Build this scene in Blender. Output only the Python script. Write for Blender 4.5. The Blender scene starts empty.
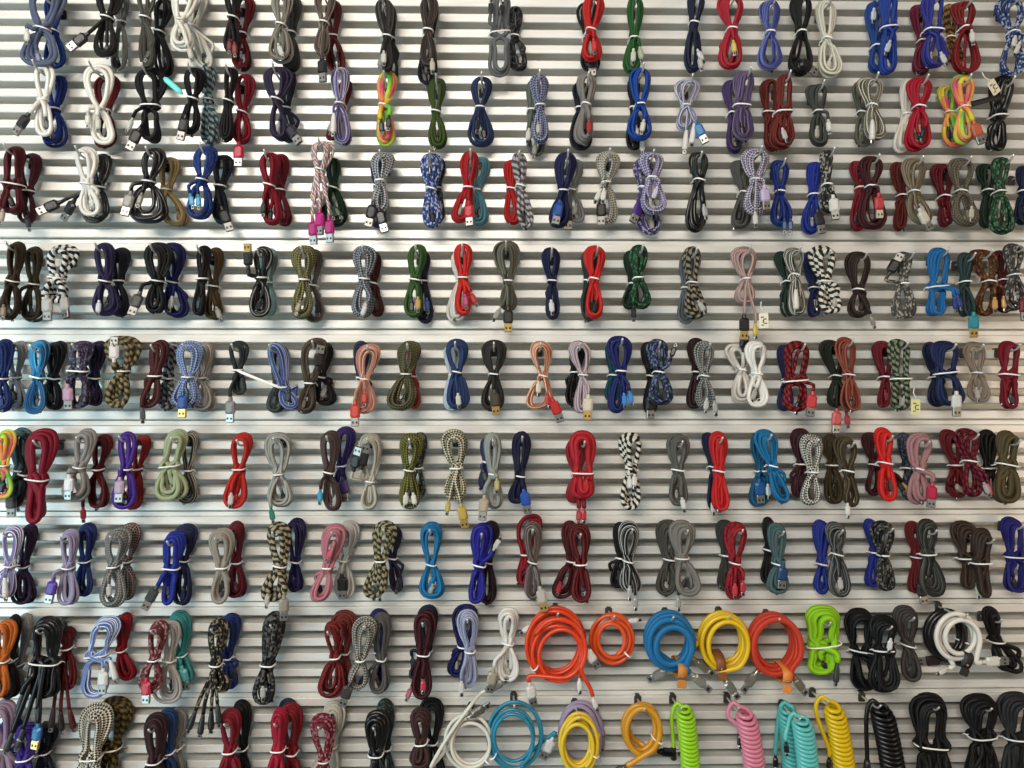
import bpy, bmesh, math, random
import numpy as np
from mathutils import Vector, Matrix, Euler

C = bpy.context.scene.collection
S = 0.0012            # metres per photo pixel on the wall plane
F = 788.0             # focal length in pixels (1024 wide frame)
D = F * S             # camera distance from the wall
YAW = math.radians(0.9)

# ---------------------------------------------------------------- camera
cam_d = bpy.data.cameras.new('camera'); cam = bpy.data.objects.new('camera', cam_d); C.objects.link(cam)
cam_d.sensor_width = 36.0; cam_d.lens = 36.0 * F / 1024.0
cam_d.clip_start = 0.01; cam_d.clip_end = 50
cam.rotation_euler = (math.pi / 2, 0, -YAW)
cam.location = (-D * math.tan(YAW), -D, 0)
bpy.context.scene.camera = cam
ROT = Euler(cam.rotation_euler).to_matrix()
CL = Vector(cam.location)

def at(px, py, d=0.0):
    """point d pixels (d*S metres) in front of the wall that the camera sees at px, py"""
    v = ROT @ Vector(((px - 512) / F, (384 - py) / F, -1.0))
    t = (-d * S - CL.y) / v.y
    return CL + v * t

def sc(d):            # metres per photo pixel at depth d
    return S * (F - d) / F

# ---------------------------------------------------------------- materials
def lin(h):
    if isinstance(h, tuple): return h
    c = [int(h[i:i + 2], 16) / 255 for i in (0, 2, 4)]
    return tuple((x / 12.92 if x <= .04045 else ((x + .055) / 1.055) ** 2.4) for x in c) + (1.0,)

MATS = {}
def dye2(h): return tuple(x * .68 for x in lin(h)[:3]) + (1.0,)
def dye(h):           # cloth and rubber absorb a little more than the picked colour
    c = lin(h); y = .21 * c[0] + .72 * c[1] + .07 * c[2]
    k = .34 + .3 * max(c[:3]) ** .5 + .25 * y
    return tuple(x * k for x in c[:3]) + (1.0,)
class NT:
    def __init__(s, name):
        s.m = bpy.data.materials.new(name); s.m.use_nodes = True
        s.t = s.m.node_tree; s.b = s.t.nodes['Principled BSDF']
    def n(s, typ, **kw):
        x = s.t.nodes.new(typ)
        for k, v in kw.items(): setattr(x, k, v)
        return x
    def put(s, sock, v):
        if hasattr(v, 'is_output'): s.t.links.new(v, sock)
        else: sock.default_value = v
    def math(s, op, a, b=0.0):
        x = s.n('ShaderNodeMath', operation=op); s.put(x.inputs[0], a); s.put(x.inputs[1], b); return x.outputs[0]
    def mix(s, f, a, b):
        x = s.n('ShaderNodeMix', data_type='RGBA'); s.put(x.inputs[0], f); s.put(x.inputs[6], a); s.put(x.inputs[7], b); return x.outputs[2]

def cord_mat(style, c1, c2=None):
    key = ('cord', style, c1, c2)
    if key in MATS: return MATS[key]
    g = NT('cord_' + style.lower() + '_' + (c1 or 'rainbow')); M = g.math
    uv = g.n('ShaderNodeUVMap', uv_map='UV'); sp = g.n('ShaderNodeSeparateXYZ'); g.t.links.new(uv.outputs[0], sp.inputs[0])
    u, v = sp.outputs[0], sp.outputs[1]
    a = dye(c1) if c1 else None; b = dye(c2) if c2 else None
    fine = M('MULTIPLY', M('SINE', M('ADD', M('MULTIPLY', u, 3.6), M('MULTIPLY', v, 12.566))),
             M('SINE', M('SUBTRACT', M('MULTIPLY', u, 3.6), M('MULTIPLY', v, 12.566))))
    if style in 'PG':
        col = a
        if style == 'P':
            lo = tuple(x * .86 for x in a[:3]) + (1,); hi = tuple(min(1, x * 1.12) for x in a[:3]) + (1,)
            col = g.mix(M('GREATER_THAN', fine, 0.0), lo, hi)
    elif style == 'L':
        f = M('LESS_THAN', M('FRACT', M('MULTIPLY', v, 3.0)), 0.22); col = g.mix(f, a, b)
    elif style == 'T':
        f = M('LESS_THAN', M('FRACT', M('ADD', M('DIVIDE', u, 6.5), v)), 0.5); col = g.mix(f, a, b)
    elif style == 'C':
        p = M('LESS_THAN', M('FRACT', M('ADD', M('DIVIDE', u, 5.0), M('MULTIPLY', v, 2.0))), 0.5)
        q = M('LESS_THAN', M('FRACT', M('SUBTRACT', M('DIVIDE', u, 5.0), M('MULTIPLY', v, 2.0))), 0.5)
        f = M('ABSOLUTE', M('SUBTRACT', p, q)); col = g.mix(f, a, b)
    elif style == 'S':
        cb = g.n('ShaderNodeCombineXYZ'); g.put(cb.inputs[0], M('DIVIDE', u, 1.9)); g.put(cb.inputs[1], M('MULTIPLY', v, 6.0))
        wn = g.n('ShaderNodeTexWhiteNoise', noise_dimensions='2D')
        fl = g.n('ShaderNodeVectorMath', operation='FLOOR'); g.t.links.new(cb.outputs[0], fl.inputs[0]); g.t.links.new(fl.outputs[0], wn.inputs[0])
        f = M('MULTIPLY', M('GREATER_THAN', wn.outputs[0], 0.7), 0.75); col = g.mix(f, a, b)
    else:  # R neon gradient, M pastel multicolour
        rp = g.n('ShaderNodeValToRGB'); el = rp.color_ramp.elements
        if style == 'R': cols = ['e8e040', 'f09050', 'e84878', '58c84c', 'b8e048', 'f0a060']; per = 90.0
        else: cols = ['e0d8d4', 'c86858', 'e4d8d8', '64a8b0', 'd88c94', 'e8e0dc', 'b05048']; per = 16.0; rp.color_ramp.interpolation = 'CONSTANT'
        while len(el) < len(cols): el.new(0.5)
        for i, c in enumerate(cols): el[i].position = i / len(cols); el[i].color = dye(c)
        g.put(rp.inputs[0], M('FRACT', M('ADD', M('DIVIDE', u, per), v if style == 'M' else 0.0))); col = rp.outputs[0]
    g.put(g.b.inputs['Base Color'], col)
    g.b.inputs['Roughness'].default_value = .3 if style == 'G' else .48
    g.b.inputs['Specular IOR Level'].default_value = .45 if style == 'G' else .24
    if style != 'G':
        bp = g.n('ShaderNodeBump'); bp.inputs['Strength'].default_value = .35; bp.inputs['Distance'].default_value = .0006
        g.put(bp.inputs['Height'], fine); g.t.links.new(bp.outputs[0], g.b.inputs['Normal'])
    MATS[key] = g.m
    return g.m

def plain(name, col, rough=.4, metal=0.0):
    key = (name, col, rough, metal)
    if key in MATS: return MATS[key]
    g = NT(name); g.b.inputs['Roughness'].default_value = rough; g.b.inputs['Metallic'].default_value = metal
    c = lin(col)
    nz = g.n('ShaderNodeTexNoise'); nz.inputs['Scale'].default_value = 120.0
    g.put(g.b.inputs['Base Color'], g.mix(nz.outputs['Fac'], tuple(x * .9 for x in c[:3]) + (1,), tuple(min(1, x * 1.06) for x in c[:3]) + (1,)))
    MATS[key] = g.m
    return g.m

# ---------------------------------------------------------------- mesh helpers
class MB:
    """vertices, faces, uvs and material slots collected into ONE mesh"""
    def __init__(s): s.v = []; s.f = []; s.uv = []; s.mi = []; s.nv = 0; s.smooth = []
    def add(s, V, Fc, UV=None, mi=0, smooth=True):
        s.v.append(np.asarray(V, float)); 
        for k, f in enumerate(Fc):
            s.f.append([i + s.nv for i in f]); s.mi.append(mi); s.smooth.append(smooth)
            s.uv.extend(UV[k] if UV is not None else [(0, 0)] * len(f))
        s.nv += len(V)
    def tube(s, P, r, sides=8, closed=False, mi=0, flat=1.0, flat_axis=None, u0=0.0, px=1.0):
        """sweep a circle along P (N x 3); r scalar or per point; caps when open"""
        P = np.asarray(P, float); n = len(P)
        T = np.roll(P, -1, 0) - np.roll(P, 1, 0)
        if not closed: T[0] = P[1] - P[0]; T[-1] = P[-1] - P[-2]
        T /= np.maximum(np.linalg.norm(T, axis=1), 1e-12)[:, None]
        N = np.zeros_like(P); a = np.array([0, 1.0, 0]) if flat_axis is None else np.asarray(flat_axis, float)
        if abs(T[0] @ a) > .95: a = np.array([1.0, 0, 0])
        nn = a - T[0] * (T[0] @ a); N[0] = nn / np.linalg.norm(nn)
        for i in range(1, n):
            q = (N[i - 1] if flat_axis is None else a); q = q - T[i] * (T[i] @ q); l = np.linalg.norm(q)
            N[i] = q / l if l > 1e-9 else N[i - 1]
        B = np.cross(T, N)
        R = np.broadcast_to(np.asarray(r, float), (n,))
        A = np.arange(sides) / sides * 2 * math.pi
        V = P[:, None, :] + R[:, None, None] * (np.cos(A)[None, :, None] * N[:, None, :] + flat * np.sin(A)[None, :, None] * B[:, None, :])
        V = V.reshape(-1, 3)
        L = np.concatenate([[0], np.cumsum(np.linalg.norm(np.diff(P, axis=0), axis=1))]) / px + u0
        Fc, UV = [], []
        m = n if closed else n - 1
        for i in range(m):
            j = (i + 1) % n
            uj = L[j] if j else L[-1] + (L[-1] - L[-2])
            for k in range(sides):
                k2 = (k + 1) % sides
                Fc.append((i * sides + k, i * sides + k2, j * sides + k2, j * sides + k))
                UV.append(((L[i], k / sides), (L[i], (k + 1) / sides), (uj, (k + 1) / sides), (uj, k / sides)))
        if not closed:
            Fc.append(tuple(range(sides))[::-1]); UV.append([(L[0], 0)] * sides)
            Fc.append(tuple((n - 1) * sides + k for k in range(sides))); UV.append([(L[-1], 0)] * sides)
        s.add(V, Fc, UV, mi)
    def box(s, c, size, bev=0.0, mi=0, taper=1.0):
        """bevelled box (octagonal outline in x-z, chamfered towards front and back); taper scales its lower x width"""
        cx, cy, cz = c; hx, hy, hz = (q / 2 for q in size); b = min(bev, hx * .9, hz * .9)
        out = [(-hx + b, hz), (hx - b, hz), (hx, hz - b), (hx, -hz + b), (hx - b, -hz), (-hx + b, -hz), (-hx, -hz + b), (-hx, hz - b)]
        V = []
        by = min(b, hy * .6)
        for y, k in ((-hy, by), (-hy + by, 0), (hy - by, 0), (hy, by)):
            for x, z in out:
                w = 1 + (taper - 1) * (hz - z) / (2 * hz)
                V.append((cx + (x - math.copysign(min(k, abs(x)), x)) * w, cy + y, cz + z - math.copysign(min(k, abs(z)), z)))
        Fc = [tuple(range(8)), tuple(range(31, 23, -1))]
        for l in range(3):
            for k in range(8):
                Fc.append((l * 8 + k, l * 8 + 8 + k, l * 8 + 8 + (k + 1) % 8, l * 8 + (k + 1) % 8))
        s.add(V, Fc, None, mi, smooth=False)
    def mesh(s, name, mats):
        me = bpy.data.meshes.new(name)
        V = np.concatenate(s.v)
        me.from_pydata([tuple(x) for x in V], [], s.f)
        ul = me.uv_layers.new(name='UV'); ul.data.foreach_set('uv', np.asarray(s.uv, dtype=np.float32).ravel())
        me.polygons.foreach_set('material_index', s.mi); me.polygons.foreach_set('use_smooth', s.smooth)
        for m in mats: me.materials.append(m)
        me.validate(); me.update()
        return me
    def build(s, name, mats, parent=None):
        return link(name, s.mesh(name, mats if isinstance(mats, (list, tuple)) else [mats]), parent)

def link(name, me, parent=None):
    o = bpy.data.objects.new(name, me); C.objects.link(o)
    if parent is not None: o.parent = parent
    return o

def catmull(P, step, closed=False):
    P = np.asarray(P, float); n = len(P); out = []
    segs = n if closed else n - 1
    for i in range(segs):
        p1, p2 = P[i], P[(i + 1) % n]
        p0 = P[i - 1] if (i > 0 or closed) else 2 * p1 - p2
        p3 = P[(i + 2) % n] if (i + 2 < n or closed) else 2 * p2 - p1
        d = max(np.linalg.norm(p2 - p1), 1e-6); k = max(2, int(d / step))
        t = (np.arange(k) / k)[:, None]
        t0 = 0.0
        def kn(a, b): return max(np.linalg.norm(b - a), 1e-6) ** .5
        a0 = 0.0; a1 = kn(p0, p1); a2 = a1 + kn(p1, p2); a3 = a2 + kn(p2, p3)
        tt = a1 + t * (a2 - a1)
        A1 = (a1 - tt) / (a1 - a0) * p0 + (tt - a0) / (a1 - a0) * p1
        A2 = (a2 - tt) / (a2 - a1) * p1 + (tt - a1) / (a2 - a1) * p2
        A3 = (a3 - tt) / (a3 - a2) * p2 + (tt - a2) / (a3 - a2) * p3
        B1 = (a2 - tt) / (a2 - a0) * A1 + (tt - a0) / (a2 - a0) * A2
        B2 = (a3 - tt) / (a3 - a1) * A2 + (tt - a1) / (a3 - a1) * A3
        out.append((a2 - tt) / (a2 - a1) * B1 + (tt - a1) / (a2 - a1) * B2)
    if not closed: out.append(P[-1:])
    return np.concatenate(out)

# local frame of a hanging cable: x right, y down in photo pixels, z towards the viewer; turned to metres by L2W
def l2w(P, s): P = np.asarray(P, float); return np.stack([P[:, 0] * s, -P[:, 2] * s, -P[:, 1] * s], 1)

def tag(o, label=None, cat=None, group=None, kind=None):
    if label: o['label'] = label
    if cat: o['category'] = cat
    if group: o['group'] = group
    if kind: o['kind'] = kind
    return o

# ---------------------------------------------------------------- plugs (shared meshes, one per kind and colour)
SILVER = ('a09e98', .34, .85); GOLD = ('d8b46c', .3, .8)
PLUGMESH = {}
def plug_meshes(kind, col, gold):
    key = (kind, col, gold)
    if key in PLUGMESH: return PLUGMESH[key]
    hm = plain('plug_plastic', dye2(col), .4) if kind != 'X' else plain('plug_metal', col, .3, .8)
    mm = plain('plug_shell_gold', GOLD[0], GOLD[1], GOLD[2]) if gold else plain('plug_shell_steel', *SILVER)
    dk = plain('plug_dark', '101010', .5)
    h, t = MB(), MB()
    def relief(r0, r1, L):   # ribbed strain relief
        zz = np.linspace(0, -L, 9); rr = np.linspace(r0, r1, 9) * np.where(np.arange(9) % 2, 1.0, .86)
        h.tube([(0, 0, z) for z in zz], rr, 10)
    if kind == 'U':
        relief(1.7, 2.2, 4); h.box((0, 0, -10), (8.6, 5.0, 12.4), 1.6, taper=1.04)
        h.box((0, -2.55, -11), (4.6, .5, 6.5), .8)
        t.box((0, 0, -19.5), (7.2, 3.2, 8), .4); t.box((-1.7, -1.6, -20), (1.7, .3, 2), .1, 1); t.box((1.7, -1.6, -20), (1.7, .3, 2), .1, 1)
        t.box((0, 0, -23.55), (6, 2.2, .2), .1, 1); ln = 10.0
    elif kind == 'S':
        relief(1.4, 1.8, 3); h.box((0, 0, -8), (5.2, 3.6, 10.4), 1.4, taper=1.06)
        t.box((0, 0, -15), (3.7, 1.8, 4.6), .8); t.box((0, -.95, -15), (2.2, .2, 2.8), .3, 1); ln = 8.0
    elif kind == 'L':
        zz = np.array([0, -2, -5, -9, -14, -18, -20, -21]); rr = np.array([1.4, 1.9, 2.4, 2.8, 3.1, 3.2, 3.0, 2.2])
        h.tube([(0, 0, z) for z in zz], rr, 12); h.tube([(0, 0, -15.5), (0, 0, -16.5)], [3.35, 3.35], 12)
        t.box((0, 0, -23), (4.4, 2, 5), .8); t.box((0, -1.05, -23), (2.6, .2, 2.6), .3, 1); ln = 10.0
    else:
        relief(2.2, 2.9, 4); h.box((0, 0, -12), (8.4, 6.0, 15), 2.2); h.box((0, -3.05, -11), (5, .4, 8), 1.0)
        h.tube([(0, 0, -4), (0, 0, -6)], 3.3, 12)
        t.box((0, 0, -23), (6.4, 2.8, 7.5), .8); t.box((0, -1.45, -23), (3.4, .2, 3.2), .4, 1); ln = 12.0
    hme = h.mesh('plug', [hm]); tme = t.mesh('plug_shell', [mm, dk])
    PLUGMESH[key] = (hme, tme, ln)
    return PLUGMESH[key]

PLUGNAME = {'U': 'usb_plug', 'S': 'charging_plug', 'L': 'long_plug', 'X': 'metal_plug'}
def add_plug(root, kind, x, y, z, ang, col, s, gold=False):
    """x, y local photo pixels of the housing's middle; returns the cord's entry point and direction"""
    hme, tme, ln = plug_meshes(kind, col, gold)
    a = math.radians(ang); dx, dy = math.sin(a), math.cos(a)
    k = {'U': 1.08, 'S': .94, 'L': .95, 'X': 1.0}[kind]; ln *= k; ex, ey = x - dx * ln, y - dy * ln
    p = link(PLUGNAME[kind], hme, root); p.location = (ex * s, -z * s, -ey * s); p.rotation_euler = (random.uniform(-.12, .12), -a, random.uniform(-.35, .35)); p.scale = (s * k, s * k, s * k)
    link('plug_shell', tme, p)
    return np.array([ex, ey, z]), np.array([dx, dy, 0.0])

def add_tag_card(root, x, y, z, ang, col, s):
    b = MB(); b.box((0, 0, 0), (10, .7, 15), .8); o = b.build('label_card', plain('card', col, .6), root)
    q = MB()
    for (u, v, w, h) in ((-1.6, 3.6, 3.4, 1.1), (1.2, 1.6, 3.6, 1.0), (-.6, -.6, 1.2, 3.0), (1.6, -2.6, 3.2, 1.0), (-1.6, -4.2, 2.6, 1.0)):
        q.box((u, -.45, v), (w, .3, h), .2)
    q.build('printed_mark', plain('card_ink', '2c2a26', .6), o)
    st = MB(); st.tube([(0, 0, 7), (-.6, .4, 10), (-2, 1.5, 14), (-1.0, 2, 19)], .5, 6); st.build('string', plain('card_string', 'd8d4c8', .7), o)
    o.location = (x * s, -z * s, -y * s); o.rotation_euler = (0.1, -math.radians(ang), .15); o.scale = (s, s, s)

def add_strip(root, x, y, z, ang, col, ln, s):
    b = MB(); h = ln / 2
    n = 15; V = []; Fc = []
    for i in range(n):
        t = i / (n - 1); zz = h - ln * t; w = 2.6 * (1 if ln < 47 else .55) * min(1, .35 + 5 * min(t, 1 - t)); bow = 2.0 * math.sin(math.pi * t)
        for (xx, yy) in ((-w, -bow - .4), (w, -bow - .4), (w, -bow + .4), (-w, -bow + .4)): V.append((xx, yy, zz))
    for i in range(n - 1):
        for k in range(4): Fc.append((i * 4 + k, i * 4 + (k + 1) % 4, i * 4 + 4 + (k + 1) % 4, i * 4 + 4 + k))
    Fc += [(3, 2, 1, 0), tuple((n - 1) * 4 + k for k in range(4))]
    b.add(V, Fc, None, 0, True)
    o = b.build('strap', plain('strap', col, .5), root)
    o.location = (x * s, -z * s, -y * s); o.rotation_euler = (0, -math.radians(ang), 0); o.scale = (s, s, s)

# ---------------------------------------------------------------- a folded cable held by a wire tie
def bundle(name, style, c1, c2, top, knot, bot, wt, wb, n, r, d, plugs, rng):
    s = sc(d)
    top = (top[0], top[1] - 1.8); bot = (bot[0], bot[1] + 1.8); wt += 1.2; wb += 1.2
    if style != 'G' and r < 2.45: n += 1; r *= .8
    else: r *= .88
    waist = [q[1] for q in plugs if q[0] == 'W']; ox, oy = top
    root = bpy.data.objects.new(name, None); C.objects.link(root); root.location = at(ox, oy, d); root.empty_display_size = .02
    K = np.array([knot[0] - ox, knot[1] - oy, 0.0]); Bt = np.array([bot[0] - ox, bot[1] - oy, 0.0]); Tp = np.array([0.0, r, 0.0])
    # slots where the strands pass the tie
    m = max(2, int(round(math.sqrt(2 * n * .85)))); rows = math.ceil(2 * n / m)
    slots = []
    for q in range(2 * n):
        row, c = divmod(q, m)
        cnt = min(m, 2 * n - row * m)
        slots.append(((c - (cnt - 1) / 2) * 1.72 * r + rng.uniform(-.2, .2) * r, (row - (rows - 1) / 2) * 1.75 * r))
    if waist:
        mx = max(abs(q[0]) for q in slots); slots = [(q[0] * waist[0] / mx, q[1] * .75) for q in slots]
    slots.sort(key=lambda q: q[0] + rng.uniform(-1.2, 1.2) * r)
    Ls, Rs = slots[:n], slots[n:]; rng.shuffle(Ls); rng.shuffle(Rs)
    ax = (Bt - Tp); ax[2] = 0; ax /= np.linalg.norm(ax)
    def slot(q): return K + np.array([q[0], rng.uniform(-.5, .5), q[1]])
    cross = rng.random() < .55
    order = list(range(n)); rng.shuffle(order)
    dep = [((order[k] - (n - 1) / 2) * min(1.5 * r, 11.0 / max(1, n - 1) * 1.1)) for k in range(n)]
    def lobe(side, apexc, w, inset, zz, up):
        """points from the tie up (or down) one side, over the apex and back along the other side"""
        A = apexc + np.array([rng.uniform(-.6, .6) * r, inset * (1 if up else -1), zz])
        ax = A - K; pts = []
        fr = ((.2, .46 + rng.uniform(-.06, .14)), (.48, .86), (.78, .98), (.95, .64))
        if waist: fr = ((.2, min(1.0, max(fr[0][1], waist[0] * .8 / w))), (.48, .9)) + fr[2:]
        j1, j2 = rng.uniform(.76, 1.1), rng.uniform(.76, 1.1)
        for f, g in fr: pts.append(K + ax * f + np.array([side * w * g * j1, 0, zz * f]) - np.array([0, 0, ax[2] * f]))
        pts.append(A)
        for f, g in fr[::-1]: pts.append(K + ax * f + np.array([-side * w * g * j2, 0, zz * f]) - np.array([0, 0, ax[2] * f]))
        return pts
    P = []
    ht, hb = abs(K[1] - Tp[1]), abs(Bt[1] - K[1])
    side = -1; wid = []
    for k in range(n):
        f = 1 - (order[k] / max(1, n)) * rng.uniform(.4, .7)
        f2 = 1 - (((order[k] * 7 + 3) % n) / max(1, n)) * rng.uniform(.4, .72)
        P.append(slot(Ls[k]))
        P += lobe(-1, Tp, max(wt * f - r, r * .9), (1 - f) * min(ht * .42, wt * 1.0), dep[k], True)
        P.append(slot(Rs[k]))
        sd = -1 if cross else 1
        if rng.random() < .25: sd = -sd
        P += lobe(sd, Bt - np.array([0, r, 0]), max(wb * f2 - r, r * .9), (1 - f2) * min(hb * .42, wb * 1.0), dep[k] * .9, False)
    P.append(slot(Ls[0]))
    P = P[1:] if False else P
    ends = []
    zf = (rows / 2) * 1.75 * r
    pl = [q for q in plugs if q[0] in 'USLX']
    for q in pl:
        z = zf + (3.5 if q[0] != 'L' else rng.uniform(1, 4.5))
        e, dr = add_plug(root, q[0], q[1] - ox, q[2] - oy, z, q[3], q[4], s, q[5] == 'g')
        ends.append((e, dr))
    while len(ends) < 2:
        dark = rng.choice(['1c1c1e', '242426', '30302f', c1 or '202020', c1 or '202020', 'b4b0a8'])
        px = Bt[0] + rng.uniform(-.35, .35) * wb; py = Bt[1] - rng.uniform(7, 15)
        e, dr = add_plug(root, 'S', px, py, rng.uniform(-3, 3), rng.uniform(-22, 22), dark, s)
        ends.append((e, dr))
    def lead(e, dr):   # from a plug's entry back to the tie
        back = e - dr * min(7, abs(e[1] - K[1]) * .4 + 2); kk = K + np.array([rng.uniform(-.8, .8) * r * m * .6, 0, zf * .6])
        if (e[1] - K[1]) * 1.0 < 6 and dr[1] > -.2:   # plug beside or above the tie
            return [e, back, (back + kk) / 2 + np.array([0, 3, 1.0]), kk]
        return [e, back, back * .45 + kk * .55, kk]
    a = lead(*ends[0]); b = lead(*ends[1])
    mb = MB(); st = 2.6
    path = a + [K + np.array([rng.uniform(-1, 1) * r, -4, zf * .5])] + P[1:] if False else a[:-1] + P
    path = np.array(path + b[::-1][1:])
    pts = catmull(path, st)
    # soften: small irregular bends
    ph = rng.uniform(0, 6); tt = np.arange(len(pts)); amp = .35
    pts[:, 0] += amp * np.sin(tt * .21 + ph); pts[:, 2] += amp * np.sin(tt * .17 + ph * 2)
    mb.tube(l2w(pts, s), r * s, 8, px=s)
    for e, dr in ends[2:]:
        mb.tube(l2w(catmull(np.array(lead(e, dr)), st), s), r * s * .92, 8, px=s)
    mb.build('cord', cord_mat(style, c1, c2), root)
    # the tie: a flat ring drawn around the strands, with its twisted ends
    hw = max(abs(q[0]) for q in slots) + r * .95; hz = max(abs(q[1]) for q in slots) + r * 1.2 + .3
    tl = math.radians(rng.uniform(-9, 9)); R = []
    for i in range(28):
        t = i / 28 * 2 * math.pi; c, q = math.cos(t), math.sin(t); e = .72
        x = hw * math.copysign(abs(c) ** e, c); zz = hz * math.copysign(abs(q) ** e, q)
        R.append((K[0] + x, K[1] + x * math.tan(tl) + .4 * math.sin(2 * t), zz))
    t = MB(); t.tube(l2w(R, s), .82 * s, 8, closed=True, flat=1.0, px=s)
    sx = rng.choice((-1, 1))
    tw = [(K[0] + sx * hw * .9, K[1], -hz * .3), (K[0] + sx * (hw + .8), K[1] + .8, -hz * .5), (K[0] + sx * (hw + 1.0), K[1] + rng.uniform(1, 2), -hz * .8), (K[0] + sx * (hw + .6), K[1] + rng.uniform(1, 4), -hz)]
    t.tube(l2w(catmull(tw, 1.0), s), .55 * s, 6, px=s)
    t.build('wire_tie', plain('tie_white', rng.choice(['ecebe6', 'f0eee8', 'dedcd4', 'e6e6e6']), .4), root)
    for q in plugs:
        if q[0] == 'N': add_tag_card(root, q[1] - ox, q[2] - oy, zf + 5, q[3], q[4], s)
        if q[0] == 'K': add_strip(root, q[1] - ox, q[2] - oy, zf + 5, q[3], q[4], float(q[5] or 22), s)
    hp = (ox, oy + r * 2.0 * min(n, 3) * .8 + 2)
    return root, hp

# ---------------------------------------------------------------- a round coil
def coil(name, style, c1, ctr, rx, ry, n, r, d, plugs, strap, rng):
    s = sc(d); rx += 1.8; ry += 1.8; ox, oy = ctr[0], ctr[1] - ry
    root = bpy.data.objects.new(name, None); C.objects.link(root); root.location = at(ox, oy, d); root.empty_display_size = .02
    ends = []
    vias = [q for q in plugs if q[0] == 'V']; plugs = [q for q in plugs if q[0] in 'USLX']
    for i, q in enumerate(plugs):
        z = (n * r * .6 + 4) * (-.3 if i == 0 else .9)
        ends.append(add_plug(root, q[0], q[1] - ox, q[2] - oy, z, q[3], q[4], s, q[5] == 'g'))
    ctr0 = np.array([0, ry, 0])
    via = [np.array([q[1] - ox, q[2] - oy, n * r * .6 + 6]) for q in vias]
    j0 = via[-1] if via else (ends[0][0] if ends else None)
    a1 = math.atan2(j0[1] - ry, j0[0]) if ends else 1.2
    a2 = math.atan2(ends[1][0][1] - ry, ends[1][0][0]) if len(ends) > 1 else 1.9
    t0 = a1 + (.75 if not via else .3); t1 = a2 - .75
    while t1 - t0 < 2 * math.pi * (n - .6): t1 += 2 * math.pi
    N = int((t1 - t0) / .2); pts = []
    js = [(rng.uniform(-2.6, 2.6), rng.uniform(-1.0, 3.5), rng.uniform(.62, 1.03)) for _ in range(n + 3)]
    if n >= 8: js = [(a * 1.8, b * 1.8, c) for a, b, c in js]
    js[min(1, n)] = (0, 0, 1.0)
    for i in range(N + 1):
        f = i / N; th = t0 + (t1 - t0) * f; g = (th - t0) / (2 * math.pi); k = int(g); w = g - k; w = w * w * (3 - 2 * w)
        j = [js[k][q] * (1 - w) + js[k + 1][q] * w for q in range(3)]
        pts.append((j[0] + math.cos(th) * (rx - r) * j[2], ry + j[1] + math.sin(th) * (ry - r) * j[2], (f - .5) * n * r * 1.8))
    if ends:
        e, dr = ends[0]; pts = [tuple(e), tuple(e - dr * 5)] + [tuple(q) for q in via] + pts
    if len(ends) > 1:
        e, dr = ends[1]; pts = pts + [tuple(e - dr * 5), tuple(e)]
    mb = MB(); P = catmull(np.array(pts), 2.2); mb.tube(l2w(P, s), r * s, 10, px=s)
    for e, dr in ends[2:]:
        aa = math.atan2(e[1] - ry, e[0]); zz = n * r * .95; kk = [np.array([math.cos(aa + w) * (rx - r) * .93, ry + math.sin(aa + w) * (ry - r) * .93, zz]) for w in (-.35, -.8, -1.3, -1.9, -2.5)]; q = catmull(np.array([e, e - dr * 6] + kk), 2.5); mb.tube(l2w(q, s), r * s, 10, px=s)
    mb.build('cord', cord_mat(style, c1), root)
    if strap:
        x, y, ang, col = strap; x -= ox; y -= oy
        # leather band folded round the bottom of the coil: a loop in the depth plane, swept flat, plus a stud
        h = 8.5; dz = n * r * .95 + 2.2; V = []; Fc = []; nn = 24; w = 4.6
        for i in range(nn):
            t = i / nn * 2 * math.pi; c, q = math.cos(t), math.sin(t)
            yy = h * math.copysign(abs(c) ** .7, c); zz = dz * math.copysign(abs(q) ** .7, q)
            for o_, off in ((w, 0), (-w, 0), (-w, .9), (w, .9)):
                k = 1 - off / h; V.append((o_, zz * -k, -yy * k))
        for i in range(nn):
            j = (i + 1) % nn
            for k in range(4): Fc.append((i * 4 + k, j * 4 + k, j * 4 + (k + 1) % 4, i * 4 + (k + 1) % 4))
        b = MB(); b.add(V, Fc, None, 0, True); b.box((0, -dz + .4, -h - 2.5), (2 * w, 1.2, 8), 1.2)
        o = b.build('leather_strap', plain('leather', col, .55), root)
        o.location = (x * s, 0, -y * s); o.rotation_euler = (0, -math.radians(ang), 0); o.scale = (s, s, s)
        st = MB(); st.tube([(0, -dz - 1.4, -h + 5), (0, -dz - .4, -h + 5)], [.9, 1.3], 12); st.build('stud', plain('stud', 'b89868', .35, .8), o)
    else:   # small wire tie holding the turns
        z = n * r * .95 + 1.2; a = rng.uniform(2.2, 2.8) if rng.random() < .5 else rng.uniform(.3, .8)
        cx, cy = math.cos(a) * (rx - r) * .95, ry + math.sin(a) * (ry - r) * .95; q = []
        for i in range(20):
            t = i / 20 * 2 * math.pi; k = math.cos(t) * (r * 2.3); q.append((cx + math.cos(a) * k, cy + math.sin(a) * k, math.sin(t) * z))
        b = MB(); b.tube(l2w(q, s), .8 * s, 8, closed=True, px=s); b.build('wire_tie', plain('tie_white', 'ecebe6', .4), root)
    return root, (ctr[0], ctr[1] - ry + r * 2.4)

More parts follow.
